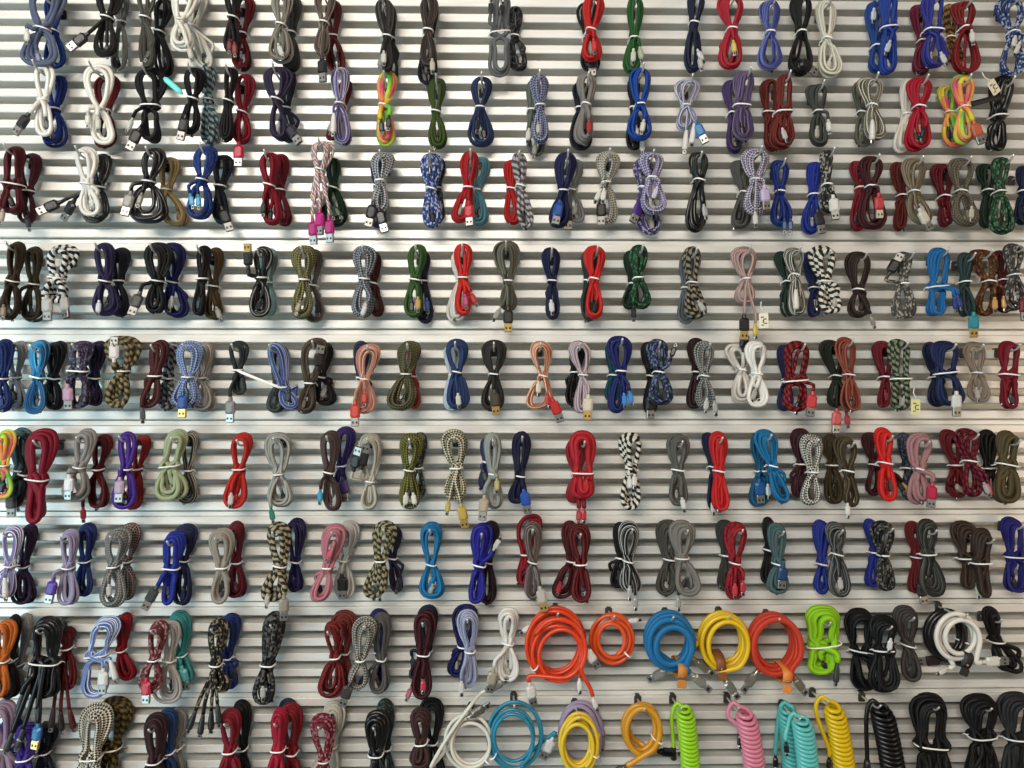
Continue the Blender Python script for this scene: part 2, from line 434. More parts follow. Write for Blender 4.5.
# ---------------------------------------------------------------- a spiral spring cable folded over its hook
def spring(name, c1, top, hs, bot, rh, r, leadp, d, plugs, rng):
    s = sc(d); ox, oy = top
    root = bpy.data.objects.new(name, None); C.objects.link(root); root.location = at(ox, oy, d); root.empty_display_size = .02
    T = np.array([0, r, 0.0]); H = np.array([hs[0] - ox, hs[1] - oy, 2.0]); Bq = np.array([bot[0] - ox, bot[1] - oy, 3.0]); Lp = np.array([leadp[0] - ox, leadp[1] - oy, -2.0])
    ax = Bq - H; L = np.linalg.norm(ax); ax /= L; sd = np.cross(ax, [0, 0, 1.0]); sd /= np.linalg.norm(sd); fw = np.cross(sd, ax)
    turns = L / (2.06 * r); N = int(turns * 14)
    hel = []
    for i in range(N + 1):
        t = i / 14 * 2 * math.pi; f = i / N; gr = min(1, .6 + f * 5)
        hel.append(H + ax * (L * f + rh * gr * .45 * math.sin(t + .5)) + rh * gr * (sd * math.cos(t) + fw * .8 * math.sin(t)) + sd * 1.5 * math.sin(f * 3))
    pre = []
    for q in plugs[:1]:
        e, dr = add_plug(root, q[0], q[1] - ox, q[2] - oy, 1.0, q[3], q[4], s); pre = [e, e - dr * 6]
    if not pre: pre = [Lp, Lp + np.array([0, -6, 0])]
    pre += [np.array([T[0] - 6, T[1] + 14, -1]), np.array([T[0] - 3.5, T[1] + 4, -1]), T, np.array([T[0] + 4.5, T[1] + 3.5, 1.5]), (T + H) / 2 + np.array([5, 0, 1.5])]
    pts = np.concatenate([catmull(np.array(pre + [hel[0]]), 2.2)[:-1], np.array(hel)])
    mb = MB(); mb.tube(l2w(pts, s), r * s, 8, px=s); mb.build('cord', cord_mat('G', c1), root)
    if not plugs:
        m = MB(); m.tube(l2w([Lp + np.array([0, -4, 0]), Lp, Lp + np.array([0, 8, 0]), Lp + np.array([0, 9, 0])], s), np.array([1.1, 1.5, 1.6, 1.2]) * r * s, 10, px=s); m.build('boot', plain('plug_plastic', '1e1c1c', .4), root)
    return root, (ox, oy + r * 2 + 2)

# ---------------------------------------------------------------- hooks
hook_steel = plain('hook_steel', 'd6d4ce', .35, .6); hook_dark = plain('hook_plate', '35342f', .5, .3)
def hook(px, py, d):
    """wire hook fixed to the wall that carries what the camera sees at px, py at depth d"""
    p = at(px, py, d); t = S
    root = bpy.data.objects.new('display_hook', None); C.objects.link(root); root.location = (p.x, 0, p.z)
    ln = d + 9
    P = [(0, 3, -1.5), (0, -6, -1.2), (0, -ln * .5, -.8), (0, -ln + 3, 0), (0, -ln - 2, 1.6), (0, -ln - 7, 6.0)]
    b = MB(); b.tube(catmull(np.array(P), 2.0) * t, 1.0 * t, 8, px=t); b.build('prong', hook_steel, root)
    q = MB(); q.box((0, -6.2, -2), (7, 1.6, 9), 1.0); q.box((0, -3.0, 2.6), (4.5, 6.0, 1.4), .4); o = q.build('back_plate', hook_dark, root); o.scale = (t, t, t)
    return root

WALL_METAL = .15; GROOVE = -17.0; RIDGE = 5.0; LIP = 1.5; SLOPE = .8
LIGHTS = [('ceiling_strip', (-.35, -0.95, 1.5), (-.2, 0, 0), 1.6, .35, 4.5, (1.0, .97, .92)),
          ('aisle_strip', (-.6, -1.9, .8), (-.2, 0, -.3), 1.4, .5, 48, (1.0, .925, .83)),
          ('cool_fill_left', (-1.6, -1.3, -.4), (-.45, 0, -.15), .8, 1.2, 21, (.58, .88, 1.0)),  # not a window: cool fill added to tint the left side bluish
          ('warm_fill_right', (1.7, -1.3, -.1), (.4, 0, -.1), .5, .8, 8, (1.0, .74, .5))]  # unseen warm fill, added to tint the right side
WORLD = ((.92, .91, .9, 1), .15); EXPO = -0.12
DATA = """
# R row | B phrase ; style c1 c2 ; tx ty ; kx ky ; bx by ; wt wb ; n r ; layer ; plugs
R top
B slate blue; P 6a7492; 46 -12; 43 29; 42 66; 19 18; 4 2.5; F; S 33 40 0 e8e4dc
B royal blue; P 1c3f94; 54 -6; 53 30; 56 68; 9 11; 3 2; B; S 55 50 15 c8ccd0
B dark brown and black; P 2c2826; 108 -12; 107 18; 106 56; 13 12; 5 2.2; F; U 86 44 -50 222222
B thin grey; P 8a8880; 120 -8; 121 22; 119 70; 8 8; 3 1.8; B;
B dark olive grey; L 55564c 8b8c80; 146 -10; 145 18; 148 67; 9 7; 4 2; F;
B black; P 201f20; 163 -2; 159 32; 164 74; 9 8; 4 2; B;
B cream white; G e2dfd2; 186 -12; 181 21; 183 49; 14 12; 3 2.5; F; S 194 57 15 cfcac0
B off-white; G d3cfc2; 200 -6; 193 26; 207 68; 9 9; 4 1.8; B;
B blackish brown; P 241f20; 232 -12; 233 18; 231 50; 8 8; 4 2.1; F; S 233 50 0 6a2024; S 238 53 5 8a3030
B dark red; P 74101c; 244 -4; 242 34; 242 69; 10 9; 4 2; B;
B beige grey; L 8d887c b9b4a6; 282 -10; 281 25; 280 61; 10 12; 4 2; F; S 283 54 20 d8d6d0
B dark grey; P 4e4c48; 292 -5; 291 33; 291 70; 7 8; 4 2; B;
B tan-edged brown; L 6d5f56 a89c90; 325 -10; 324 23; 321 54; 10 7; 4 2; F; U 324 70 0 1e1c1c
B dark red; P 6b1a1a; 333 0; 333 36; 338 72; 7 9; 3 2; B;
B charcoal; L 3a3633 7a766f; 384 -2; 387 37; 386 70; 8 5; 4 2; F; S 385 62 0 dcdcd4; S 382 66 -8 888880
B dark brown; P 352a24; 390 4; 391 38; 394 80; 6 5; 3 2; B;
B light-edged dark brown; L 40322c 8d8075; 429 -5; 428 31; 429 66; 9 8; 4 2.1; F; S 433 70 0 cfc6b0
B navy and black; P 23232f; 431 0; 430 40; 427 84; 8 9; 3 2; B;
B plain grey; P 787a7a; 501 -8; 500 33; 500 75; 9 10; 2 2.4; F; S 491 12 176 1d1d1d; S 502 13 170 2a2a2a; W 8.5
B black flecked with grey; S 24252a 77787a; 515 6; 515 37; 519 69; 7 9; 4 2; B;
B bright red; P cd2420; 594 -6; 591 31; 591 61; 10 10; 5 2.2; F; S 593 50 5 d83030
B black; P 27201e; 589 2; 588 36; 590 72; 10 10; 3 1.9; B; U 592 66 0 332c2a
B forest green; P 2c6a30; 635 -4; 634 39; 632 72; 8 8; 4 2; F; S 632 60 0 dcdccc; S 639 58 8 b0b89c
B dark navy; P 1f2748; 697 -10; 694 24; 693 72; 9 8; 5 2.1; F; S 698 60 25 e0e0e0; S 698 68 10 b8b8b0
B crimson; P bb2436; 732 -6; 732 30; 729 69; 12 11; 5 2.2; F; S 731 52 5 d8c060
B periwinkle blue; L 434f9c 8890c8; 771 0; 770 33; 769 70; 10 12; 5 2; F;
B black; P 1c1a18; 803 -6; 801 33; 801 76; 11 14; 6 1.9; F; U 803 69 60 111111
B cream; L d9d7c4 b0ae9c; 826 0; 827 40; 831 77; 10 12; 4 2; F;
B cobalt blue; P 2344a4; 890 -8; 889 28; 886 75; 9 8; 5 2.2; F; S 883 52 -20 bccbd8; W 7
B sapphire blue; P 1b4b98; 877 1; 876 47; 877 72; 12 9; 4 2; B; S 869 20 -5 d0d8e0
B indigo; P 3a3c9c; 935 -6; 934 31; 934 70; 11 15; 6 2.1; F; S 937 64 20 d0d0d0; W 8
B maroon; P 7a1c3e; 920 4; 922 42; 920 74; 9 9; 4 2; B;
B blood red; P 8c141c; 964 1; 965 29; 966 76; 12 15; 6 2; F; S 966 42 5 dcd4cc
B brown and gold; T 5a2e22 b08840; 950 4; 951 38; 956 64; 7 8; 3 1.8; B;
B white-flecked navy; S 24407e c0c8d4; 1011 -2; 1013 34; 1011 80; 14 13; 6 2; F; S 1006 48 -20 e4e0d8; S 1010 54 -25 e4e0d8
R second
B thick white; G e6e4dc; 42 65; 43 100; 45 135; 10 9; 2 2.6; F; U 28 124 -35 1e1e1e
B royal blue; P 152f88; 57 75; 55 109; 53 145; 10 11; 4 2; B;
B white; G e6e2d8; 97 65; 100 108; 104 143; 15 11; 2 2.6; F; S 92 122 0 e0dcd0; S 102 126 0 d8d4c8
B dark red; P 741a20; 107 75; 105 110; 105 147; 13 11; 3 2; B;
B black; P 1c1a1d; 149 67; 150 106; 152 142; 15 10; 6 2.1; F; S 135 128 -25 c8c6c0; U 141 140 -25 302c2c; W 7.5
B black; P 191a1c; 194 67; 193 99; 190 133; 11 9; 5 2.1; F; U 187 128 -15 1c1c1c; K 178 90 49 6fd8d0 24
B teal and silver; T 9fb0b4 3a545c; 208 66; 208 100; 210 144; 6 8; 4 2.2; B;
B blackish; P 1f1a1e; 231 68; 228 101; 226 140; 6 7; 4 2.1; F;
B scarlet; P 98142a; 244 74; 242 112; 242 142; 9 9; 4 2; B; U 242 155 0 c81c3c
B dusky purple; P 3a3050; 277 66; 277 100; 280 140; 14 10; 6 2.2; F; U 296 136 35 2a2634
B midnight blue; P 262640; 288 70; 286 108; 290 142; 8 8; 3 2; B;
B white-edged lavender; L 6c5f9a e2e0e8; 340 67; 340 104; 343 144; 9 8; 4 2; F; L 336 126 0 eceae6
B dark red; P 741420; 346 80; 341 112; 331 140; 6 6; 3 1.9; B;
B neon rainbow; R; 386 71; 384 106; 386 144; 10 9; 3 2.8; F; S 383 130 5 303038; S 390 126 -5 202028
B olive green; P 485e24; 437 78; 436 112; 438 147; 9 8; 4 2; F;
B denim navy; P 2c3c66; 482 76; 480 108; 481 146; 11 12; 5 2.1; F; S 478 128 -5 1c1c24
B navy and white checked; C 28306c a4aac0; 539 74; 540 106; 541 142; 9 7; 4 2.1; F;
B grey-green; P 70766e; 533 80; 532 110; 536 156; 6 9; 3 2; B; S 528 138 -8 e0e0dc; S 534 152 -10 8c8c84
B warm grey; P 928c86; 587 73; 586 105; 584 142; 10 9; 3 2.6; F; S 588 130 0 b03028
B dark navy; P 22223a; 581 82; 580 108; 582 150; 8 10; 3 2; B;
B bright blue; P 1c50ac; 641 67; 640 105; 640 140; 12 12; 5 2.1; F; S 641 130 -10 d8d4c0
B black; P 1c1c1e; 634 78; 634 108; 633 150; 7 8; 3 2; B; S 641 148 0 e6e4e0
B white-edged lavender grey; L 8e8eb2 e8e6ea; 689 79; 686 106; 684 130; 12 9; 5 1.8; F; L 684 142 -5 e8e6e0; L 691 136 -8 ece8e2; U 697 134 25 2a7cb8
B dusty purple; L 5e4c78 8d8094; 746 70; 742 106; 743 140; 10 10; 5 2.2; F; W 7
B violet; P 563e74; 733 80; 733 114; 734 152; 9 8; 4 2; B;
B rust red; P 7e2a22; 785 74; 784 112; 782 148; 8 12; 4 2.2; F; S 781 138 20 ccc4bc; W 7
B brick red; P 78281f; 771 79; 771 113; 773 150; 9 8; 4 2; B; W 7
B slate grey; P 52544f; 818 84; 818 112; 819 146; 10 9; 5 2; F; S 825 130 5 d8d8d0
B white-edged olive grey; L 7c7662 dcd8c8; 871 77; 872 106; 876 140; 13 10; 5 1.9; F; L 869 132 0 e8e6e0
B olive grey; P 6b6a5a; 861 82; 862 113; 863 147; 8 9; 3 2; B;
B cherry red; P b8142e; 920 77; 919 108; 917 150; 12 13; 4 2.4; F; S 917 138 -15 202020
B ivory; G dad6ca; 908 79; 906 115; 902 152; 8 8; 3 2.2; B;
B neon orange and yellow; R; 962 75; 964 108; 965 143; 11 10; 3 2.6; F; U 971 134 20 c86040
B neon green and pink; R; 946 86; 950 113; 953 148; 9 12; 3 2.3; B;
B glossy black; G 161413; 1005 75; 999 117; 994 152; 12 9; 4 3; F; K 976 106 104 151515 46; N 986 92 40 d8cdb4
R third
B maroon; P 62101f; 14 146; 12 184; 12 214; 10 13; 6 2.1; F; S 9 218 -10 b0a090; W 8
B dark maroon; P 540f24; 30 153; 28 191; 28 222; 11 8; 5 2; B; S 33 224 10 2a2024
B white; G e0ded6; 84 147; 87 184; 93 215; 11 10; 4 2.3; F;
B black; G 1b1d1e; 101 154; 99 187; 97 222; 9 13; 4 2.1; B; U 58 208 -62 222222; U 73 209 -40 262626
B jet black; G 1c1818; 153 148; 149 182; 146 221; 11 19; 5 2.2; F; U 134 204 -12 9a9690; S 145 202 -15 8c8880
B golden tan; P a28a5c; 169 157; 166 190; 177 227; 10 14; 6 1.8; B; S 170 212 0 2a2420
B blue flecked with navy; S 2a4c9c 16285c; 206 146; 202 180; 199 220; 11 14; 6 2.1; F; S 196 203 10 38a0d0; S 203 204 5 38a0d0
B navy black; P 1a1e30; 222 155; 220 186; 221 222; 9 8; 4 2.1; B; U 228 218 20 1c1c22
B ruby red; P 94142a; 269 152; 269 185; 273 224; 9 9; 5 2.2; F; S 266 210 -5 1d1d1d
B dark crimson; P 820f26; 280 154; 280 190; 284 224; 8 8; 4 2.1; B;
B pink, white and teal; M; 322 141; 320 170; 319 206; 12 10; 6 1.9; F; U 315 231 0 b81a78; U 322 222 0 c02080; U 331 229 0 b81a78
B bottle green; P 143a22; 332 158; 333 188; 333 225; 7 14; 4 2.2; B; S 333 214 20 2a4a2c; S 340 214 30 2a4a2c
B black and white micro-checked; C 34363a c4c6c8; 382 152; 380 181; 380 212; 12 8; 5 2.2; F; U 373 214 -15 18181a; U 383 220 15 18181a
B dark blue; P 24285c; 378 160; 378 186; 378 227; 9 9; 3 1.9; B;
B blue with white flecks; S 304a94 c8d0e4; 431 153; 431 189; 433 227; 11 9; 5 2.2; F;
B black flecked; S 22242c 70747c; 438 158; 437 188; 438 222; 7 7; 3 1.9; B;
B red; P b81a22; 471 151; 468 188; 460 222; 9 10; 5 2.2; F; U 470 214 5 c8242c
B pale teal; P 5e97a6; 481 157; 476 190; 478 224; 10 9; 4 1.9; B;
B grey and white spiral; T b8b4b4 605c5e; 519 153; 521 186; 526 227; 7 7; 3 2.2; F;
B red; P c02020; 512 160; 511 189; 512 223; 7 8; 4 2; B;
B deep navy; P 1e2458; 567 152; 563 191; 558 227; 11 9; 5 2.1; F; U 557 213 -12 20509c
B silver grey; P 8e8e8c; 576 160; 572 190; 577 222; 7 8; 3 1.8; B; U 567 216 5 202020
B grey woven; C 605e56 c8c4b4; 608 151; 606 183; 606 224; 12 10; 5 2; F; S 602 198 -8 ece8e0; S 597 198 -25 e8e4dc; U 600 212 0 241c18
B white and lavender checked; C c2bed0 6c5f96; 651 152; 652 178; 656 213; 12 12; 4 2.1; F; S 653 196 -20 d8d4e4
B purple flecked; S 4e407c c8c4d8; 644 158; 643 188; 652 234; 9 12; 5 2; B; U 636 212 -25 4a2c80
B black; G 181516; 698 152; 699 181; 697 231; 10 10; 5 2.3; F; S 702 214 10 b8b8b8
B white and violet checked; C d0c8d4 54486c; 757 148; 755 180; 755 214; 13 12; 5 2.1; F; U 762 198 5 c8bcd8; S 752 222 0 dcd8d0
B grey; P 62605c; 740 160; 744 193; 738 228; 8 9; 5 2; B;
B royal blue; P 20398c; 780 160; 780 192; 779 226; 9 9; 5 2.1; F; S 781 228 0 1c3c6c; S 787 228 0 1c3c6c
B black and white flecked; S 2c2a28 c0bcb0; 828 150; 827 185; 831 212; 6 8; 4 2; F; U 830 208 5 e4e2dc
B bright blue; P 2038a4; 815 162; 813 195; 811 233; 7 9; 4 2.1; B; U 815 222 10 2a2a30
B maroon brown; P 4e181e; 872 156; 871 187; 872 229; 11 13; 5 2.2; F; U 875 206 5 c03038
B crimson; P 8c1428; 859 161; 860 188; 857 230; 8 8; 4 2; B;
B tan grey; L 7c6c56 a3957c; 915 158; 914 192; 921 224; 12 12; 5 2.1; F; U 919 220 30 dcd6c8
B rust brown; P 6a2019; 900 162; 902 196; 900 230; 7 6; 4 2.1; B;
B taupe herringbone; C 8a7c68 4e443a; 962 158; 961 192; 966 226; 14 13; 5 2.2; F; S 966 216 0 c0b8a8
B dark crimson; P 6e0f1e; 943 164; 945 197; 945 226; 11 6; 4 2.2; B;
B green woven; S 1c4428 68906c; 1003 157; 1000 192; 1003 234; 9 13; 5 2.1; F;
B dark green; P 1a3822; 986 164; 988 191; 987 227; 10 7; 4 2.1; B;
B navy; P 1e2a4c; 1024 166; 1023 192; 1023 224; 6 7; 4 2; F;
R fourth
B brown; P 44321f; 16 242; 13 281; 10 318; 9 10; 5 2.2; F; S 10 312 0 907868
B olive brown; P 463a22; 33 247; 33 284; 33 320; 9 12; 4 2.1; B; S 26 306 0 1c1a18
B black and white spiral; T dcdcd8 161616; 62 245; 57 278; 56 302; 15 13; 4 3; F; U 53 306 0 c4c2bc; U 72 305 15 b8b6b0
B dark violet; P 342e58; 103 243; 105 281; 105 314; 9 13; 5 2.2; F; S 104 308 0 dcdce4
B blue-black; P 1b1a2e; 119 248; 118 281; 120 315; 9 10; 5 2.1; B;
B black; P 1d1f20; 157 243; 157 281; 156 312; 13 9; 4 2.4; F; U 142 302 -20 4a4846
B midnight blue; P 1c1e64; 170 243; 172 282; 178 316; 13 11; 5 2.2; B; S 175 304 -10 c8c8c0
B black; P 1d1c1c; 203 246; 202 279; 199 314; 6 5; 4 2.1; F;
B golden brown; P 5c4626; 214 248; 213 286; 214 318; 9 8; 4 2.2; B; S 222 314 20 9c9890
B black; G 171b1b; 262 247; 261 278; 260 316; 9 11; 4 2.4; F; U 251 260 182 1a1a1a g
B pale sage; P 8ea8a0; 269 249; 268 282; 268 315; 8 9; 3 1.9; B;
B olive and grey checked; C 96925c 4c4838; 305 246; 304 280; 302 317; 12 11; 4 2.2; F; S 301 308 -15 8c8468
B brown grey; L 54493e 8a8074; 313 250; 312 285; 315 321; 9 9; 3 2; B;
B steel grey checked; C a2a8b2 3a3c42; 365 246; 364 279; 363 316; 11 11; 4 2.2; F; S 365 311 -25 d8d8d0
B maroon; P 541d1d; 372 252; 373 283; 378 315; 7 8; 4 2; B;
B leaf green; P 406a2e; 417 245; 415 280; 413 316; 9 9; 4 2.3; F; S 419 305 0 c8a860
B dark indigo; P 1d1d38; 424 252; 423 281; 425 322; 6 8; 4 2; B; S 428 306 5 3a60b0
B bright red; P d82a24; 463 244; 463 278; 463 314; 9 8; 4 2.3; F; S 466 302 5 c04878; S 474 300 25 b83030
B white; G d4d2ca; 462 250; 460 282; 457 321; 12 9; 3 2; B;
B olive grey; L 5c5a4a 8e8c78; 506 241; 508 281; 508 310; 13 8; 5 2.2; F; S 497 315 -30 a8a8a0; U 508 318 0 2e2c24 g
B deep navy; P 1d2450; 551 248; 552 281; 553 318; 9 7; 4 2.1; F; S 551 308 5 e0e2e4
B bright red; P d42824; 596 246; 594 279; 594 318; 10 10; 5 2.2; F;
B dark grey; P 3e4240; 589 250; 588 281; 589 320; 7 7; 3 2; B;
B green flecked; S 16402a 4c8a5c; 640 245; 638 278; 641 308; 9 10; 5 2.2; F; S 632 314 0 1c1c1c
B dark green; P 163a24; 633 251; 633 284; 630 308; 8 8; 4 2; B;
B black and tan spiral; T 1c1c1a 9c9278; 693 247; 692 283; 697 318; 10 10; 4 2.4; F; S 699 308 30 b8b8b0
B slate; P 6a737c; 688 254; 686 288; 686 323; 7 9; 3 2; B;
B pale pink and beige; L c8a8a0 8c6a68; 746 247; 746 279; 744 305; 13 12; 6 1.9; F; U 741 326 0 1c1818 g; S 752 332 0 d8c048; N 760 322 5 e4e0c8
B white-edged dark; L 6c6a5c dad6ca; 795 248; 795 275; 797 315; 11 9; 5 1.8; F; L 793 300 0 e8e6dc
B dark green; P 223c30; 784 252; 788 282; 789 316; 9 7; 4 2; B;
B black and white spiral; T dcd8c8 2a2824; 824 246; 825 282; 830 313; 13 10; 4 2.9; F;
B navy; P 222e62; 811 252; 814 288; 814 316; 7 6; 4 2; B;
B dark brown; P 3c2a22; 860 252; 858 290; 858 317; 12 10; 5 2.2; F; S 869 322 25 98908a
B grey flecked; S 5c5852 c0bcb0; 906 252; 903 284; 902 319; 7 12; 5 2.1; F; U 888 268 150 1d1b1a
B azure blue; P 1c72b4; 940 248; 938 287; 935 317; 11 9; 6 2.2; F; S 949 306 10 243c8c; S 953 304 15 243c8c; W 8
B dark teal; P 304a4c; 966 253; 965 282; 966 316; 7 6; 4 2.1; F; U 968 324 0 2a94a0 g
B amber and brown flecked; S 583018 a06c34; 983 250; 989 282; 984 318; 14 13; 6 2.1; F; S 988 306 0 d0a060; S 997 305 0 d0a060
B grey and black flecked; S 4c4642 a8a49c; 1016 244; 1014 275; 1013 310; 9 11; 4 2.1; F; U 1018 308 0 7c1c20
B maroon; P 5e141c; 1003 251; 1003 280; 1006 312; 8 9; 4 2; B;
R fifth
B navy blue; P 1a3274; 3 340; 2 378; 3 410; 9 10; 5 2.2; F;
B silver grey; P 9a9a9e; 18 342; 15 377; 16 408; 9 9; 4 2; B;
B teal blue; L 1c5c96 5c9cc4; 40 341; 38 377; 36 412; 10 11; 4 2.5; F;
B black; P 171724; 56 342; 53 378; 55 408; 9 8; 5 2.2; B;
B purple-grey flecked; S 3e3454 847c94; 81 342; 78 371; 78 409; 11 13; 6 2.2; F; U 74 394 0 c8a0b8; W 8
B dark violet; P 2c1c48; 97 342; 94 378; 95 404; 8 7; 5 2.2; B;
B olive and brown spiral; T 9c8c64 463a26; 120 337; 122 371; 117 406; 17 13; 4 2.8; F; U 119 352 180 e8e0dc
B reddish brown; P 5e2a2a; 158 341; 155 376; 149 406; 9 10; 4 2.5; F; S 147 414 0 5c5a58
B grey and black spiral; T a8a8a4 34343a; 171 343; 167 378; 168 408; 7 9; 4 2.4; B;
B pale blue checked; C a0b4dc 4c6090; 189 342; 188 377; 186 406; 13 12; 4 2.2; F; U 187 402 0 1c4c94 g
B cream grey; L b4a89c 80766c; 203 344; 201 378; 202 410; 9 11; 4 2; B;
B dark green-grey; P 323c3a; 237 342; 238 370; 241 393; 9 6; 3 2.2; F; U 233 407 -2 8a8884
B white-edged blue; L 40589c c4cce0; 274 343; 283 387; 292 408; 9 9; 4 2.1; F; K 262 379 68 e4e2de 48
B dark slate; P 464e4c; 279 345; 277 385; 275 411; 9 9; 4 2.1; B;
B dark brown; L 483a2c 7a6c5a; 316 339; 310 383; 305 412; 13 9; 5 2.2; F; U 321 360 172 1c1a1a
B blackish brown; P 2c2320; 326 344; 321 377; 325 404; 8 11; 4 2.1; B;
B salmon and cream; L c87c68 ecd8c4; 370 345; 365 379; 363 412; 12 10; 5 1.9; F; U 357 411 0 d04030; S 366 398 0 d04030
B navy; P 2c3460; 360 342; 361 378; 368 408; 8 6; 3 2; B;
B olive herringbone; C 7c7850 38342a; 409 342; 406 374; 400 409; 12 13; 5 2.2; F;
B orange red; P a83c24; 412 348; 412 376; 414 407; 5 6; 3 2; B;
B denim blue; P 30487c; 456 340; 457 372; 457 408; 12 11; 5 2.2; F; S 459 400 5 d8d8d0
B ice blue; P b8c8d4; 450 346; 452 375; 451 409; 7 8; 2 1.8; B;
B dark grey-brown; P 3e3a36; 494 341; 494 374; 492 410; 11 12; 5 2.1; F; U 495 400 5 4c4438 g
B orange-red and cream; L c46c48 ecdcc0; 540 342; 543 376; 537 411; 11 14; 6 1.9; F; U 555 408 20 c82c28; S 548 400 10 c82c28; S 538 388 0 e8e0d0
B pale pink; L c8b4ba 7c6870; 579 342; 583 375; 581 412; 11 7; 4 2; F; U 587 405 -3 e4d8c0 g
B black; P 1c1a1c; 577 346; 575 372; 573 405; 7 8; 4 2; B;
B ultramarine navy; P 1c2874; 620 337; 621 371; 616 412; 12 9; 5 2.2; F; S 623 400 5 3c8cd8; S 629 398 10 3c8cd8
B teal; P 185c70; 611 344; 613 375; 612 400; 6 7; 3 2; B;
B navy flecked; S 242c4c 7c90b4; 657 340; 659 372; 662 404; 10 11; 5 2.2; F; S 671 352 160 1c1c20
B black; P 19191c; 650 343; 651 376; 650 413; 7 7; 4 2; B; U 649 404 0 1b1b1d
B grey and white checked; C a8a8a4 484848; 706 342; 704 376; 706 408; 9 8; 4 2; F; S 704 405 -5 c8c8c4; S 713 408 8 b0b0ac
B maroon black; P 341518; 697 339; 697 372; 694 408; 8 8; 4 2.1; B; S 697 394 0 d84c50
B bright white; G e4e0d8; 757 342; 757 374; 755 406; 11 11; 4 2.3; F;
B soft white; G d8d4ca; 737 345; 742 370; 742 402; 12 11; 3 2.3; B; U 741 342 180 1d1b1a
B red and black checked; T a81c28 3c0c10; 799 342; 796 381; 796 413; 13 14; 6 2.2; F; U 807 402 -8 d04040; W 10
B purple navy; P 2c2a60; 785 346; 787 380; 785 410; 7 7; 4 2; B;
B terracotta; L 8c3a2a b06a50; 846 338; 849 375; 853 411; 11 9; 4 2.2; F;
B dark moss; P 262c1e; 832 341; 837 376; 834 406; 11 9; 5 2.1; B; U 833 419 0 d85858; S 843 420 5 a83038
B green and grey spiral; T 8c9878 2c382c; 900 340; 901 379; 900 412; 10 11; 6 2.3; F; N 909 407 2 d8d49c; W 8
B wine red; P 7c1024; 883 342; 886 377; 883 407; 10 5; 4 2.2; B;
B navy; P 202e60; 947 342; 946 373; 951 408; 14 16; 6 2.2; F; U 950 402 0 e4e4e0; W 10
B dark navy; P 1b2650; 931 343; 936 377; 938 406; 9 9; 4 2.1; B;
B taupe; P 9c8c7c; 974 343; 977 373; 979 401; 11 12; 3 2; F;
B crimson; P 8e1228; 1010 342; 1009 375; 1010 410; 10 9; 6 2.2; F; W 7.5
R sixth
B neon green and orange; R; 5 431; 3 465; 5 496; 9 9; 3 2.4; F;
B teal grey; P 54787c; 19 429; 20 470; 17 500; 10 8; 3 2.6; B;
B thick crimson; P 921430; 43 430; 37 479; 38 521; 16 9; 4 3.6; F; W 7
B black; P 1e1818; 27 434; 25 474; 13 508; 7 8; 3 2.6; B; U 17 500 0 4c4a48
B silver grey; P 9c9894; 85 430; 80 467; 74 500; 11 14; 3 2.8; F; U 75 483 0 f0ecf0
B oxblood red; P 6c0c12; 103 436; 98 469; 99 508; 9 10; 6 2.1; B; S 89 512 0 8c1418
B purple; P 54309c; 127 433; 126 469; 123 507; 8 12; 2 2.8; F; U 124 486 0 bca0b8
B red; P a01c18; 143 437; 137 469; 132 508; 8 8; 4 2.1; B;
B pale sage green; P aab48c; 178 431; 170 466; 171 499; 11 15; 5 2.6; F; W 8
B cream-edged black; L 3c3830 d4ceb8; 191 432; 188 470; 188 502; 9 10; 4 2; B;
B red; P c42a24; 242 434; 239 469; 237 506; 11 12; 4 2.5; F; S 234 498 -5 d8d0c8
B pale grey; L b0b0a8 787c74; 278 434; 279 474; 281 505; 13 13; 5 2.2; F; S 275 513 10 1c7c5c
B dark brown; L 4c3836 7c6a64; 330 432; 329 472; 333 509; 10 8; 5 2.3; F; S 322 495 -5 3ca0c8
B indigo purple; P 3a2670; 346 428; 341 466; 341 500; 9 8; 3 2.1; B; U 345 486 5 34285c
B cream; L c4c0b0 908c7c; 370 435; 370 481; 370 508; 12 8; 5 2.1; F; U 358 460 165 20201e; U 365 458 168 20201e
B olive yellow checked; C 8c8c3c 3e3e20; 411 435; 409 470; 410 508; 11 10; 4 2.2; F; S 407 498 -5 e4e0d0; S 415 498 8 e8e4d8
B black flecked; S 2c2c2a 8c8878; 421 434; 418 468; 416 498; 7 8; 3 2; B;
B black and cream checked; C d4ccac 2c2a28; 455 431; 456 468; 456 498; 13 10; 4 2.5; F; U 463 512 10 c8ac54 g; S 448 506 -10 c8ac54
B silver; P a0a49e; 493 434; 493 474; 494 508; 8 8; 3 2.5; F; S 497 484 0 c8b47c; U 484 504 -5 b8a890
B slate blue; P 343e6c; 486 440; 486 462; 484 488; 5 5; 2 2; B;
B navy; P 22244a; 522 433; 520 476; 517 502; 9 8; 5 2.1; F; U 525 498 10 2454b0
B thick red; P c4222e; 583 432; 583 473; 585 498; 12 10; 3 3.3; F; W 8
B dark red; P a01c28; 577 440; 577 475; 575 502; 10 9; 3 2.6; B; S 578 514 0 b82830; S 583 514 0 c83038
B black and white spiral; T dcd8c8 1a1a18; 631 434; 632 469; 630 508; 11 10; 4 2.6; F; S 628 482 0 ece8e0; S 633 480 0 ece8e0
B grey; P 6e6c66; 679 435; 678 470; 677 504; 11 10; 4 2.5; F; S 681 503 10 e8e4e0
B scarlet; P d42426; 718 433; 719 471; 720 510; 9 8; 4 2.4; F;
B navy; P 24264c; 709 434; 713 467; 712 508; 6 4; 3 2; B; S 711 506 0 e0dcd8
B sky blue; P 1e7ab0; 766 431; 772 466; 783 502; 11 9; 5 2.2; F;
B peacock blue; P 18648e; 758 436; 761 471; 758 506; 8 10; 4 2.1; B; U 757 488 5 1c5c9c; S 765 490 3 d0dce4
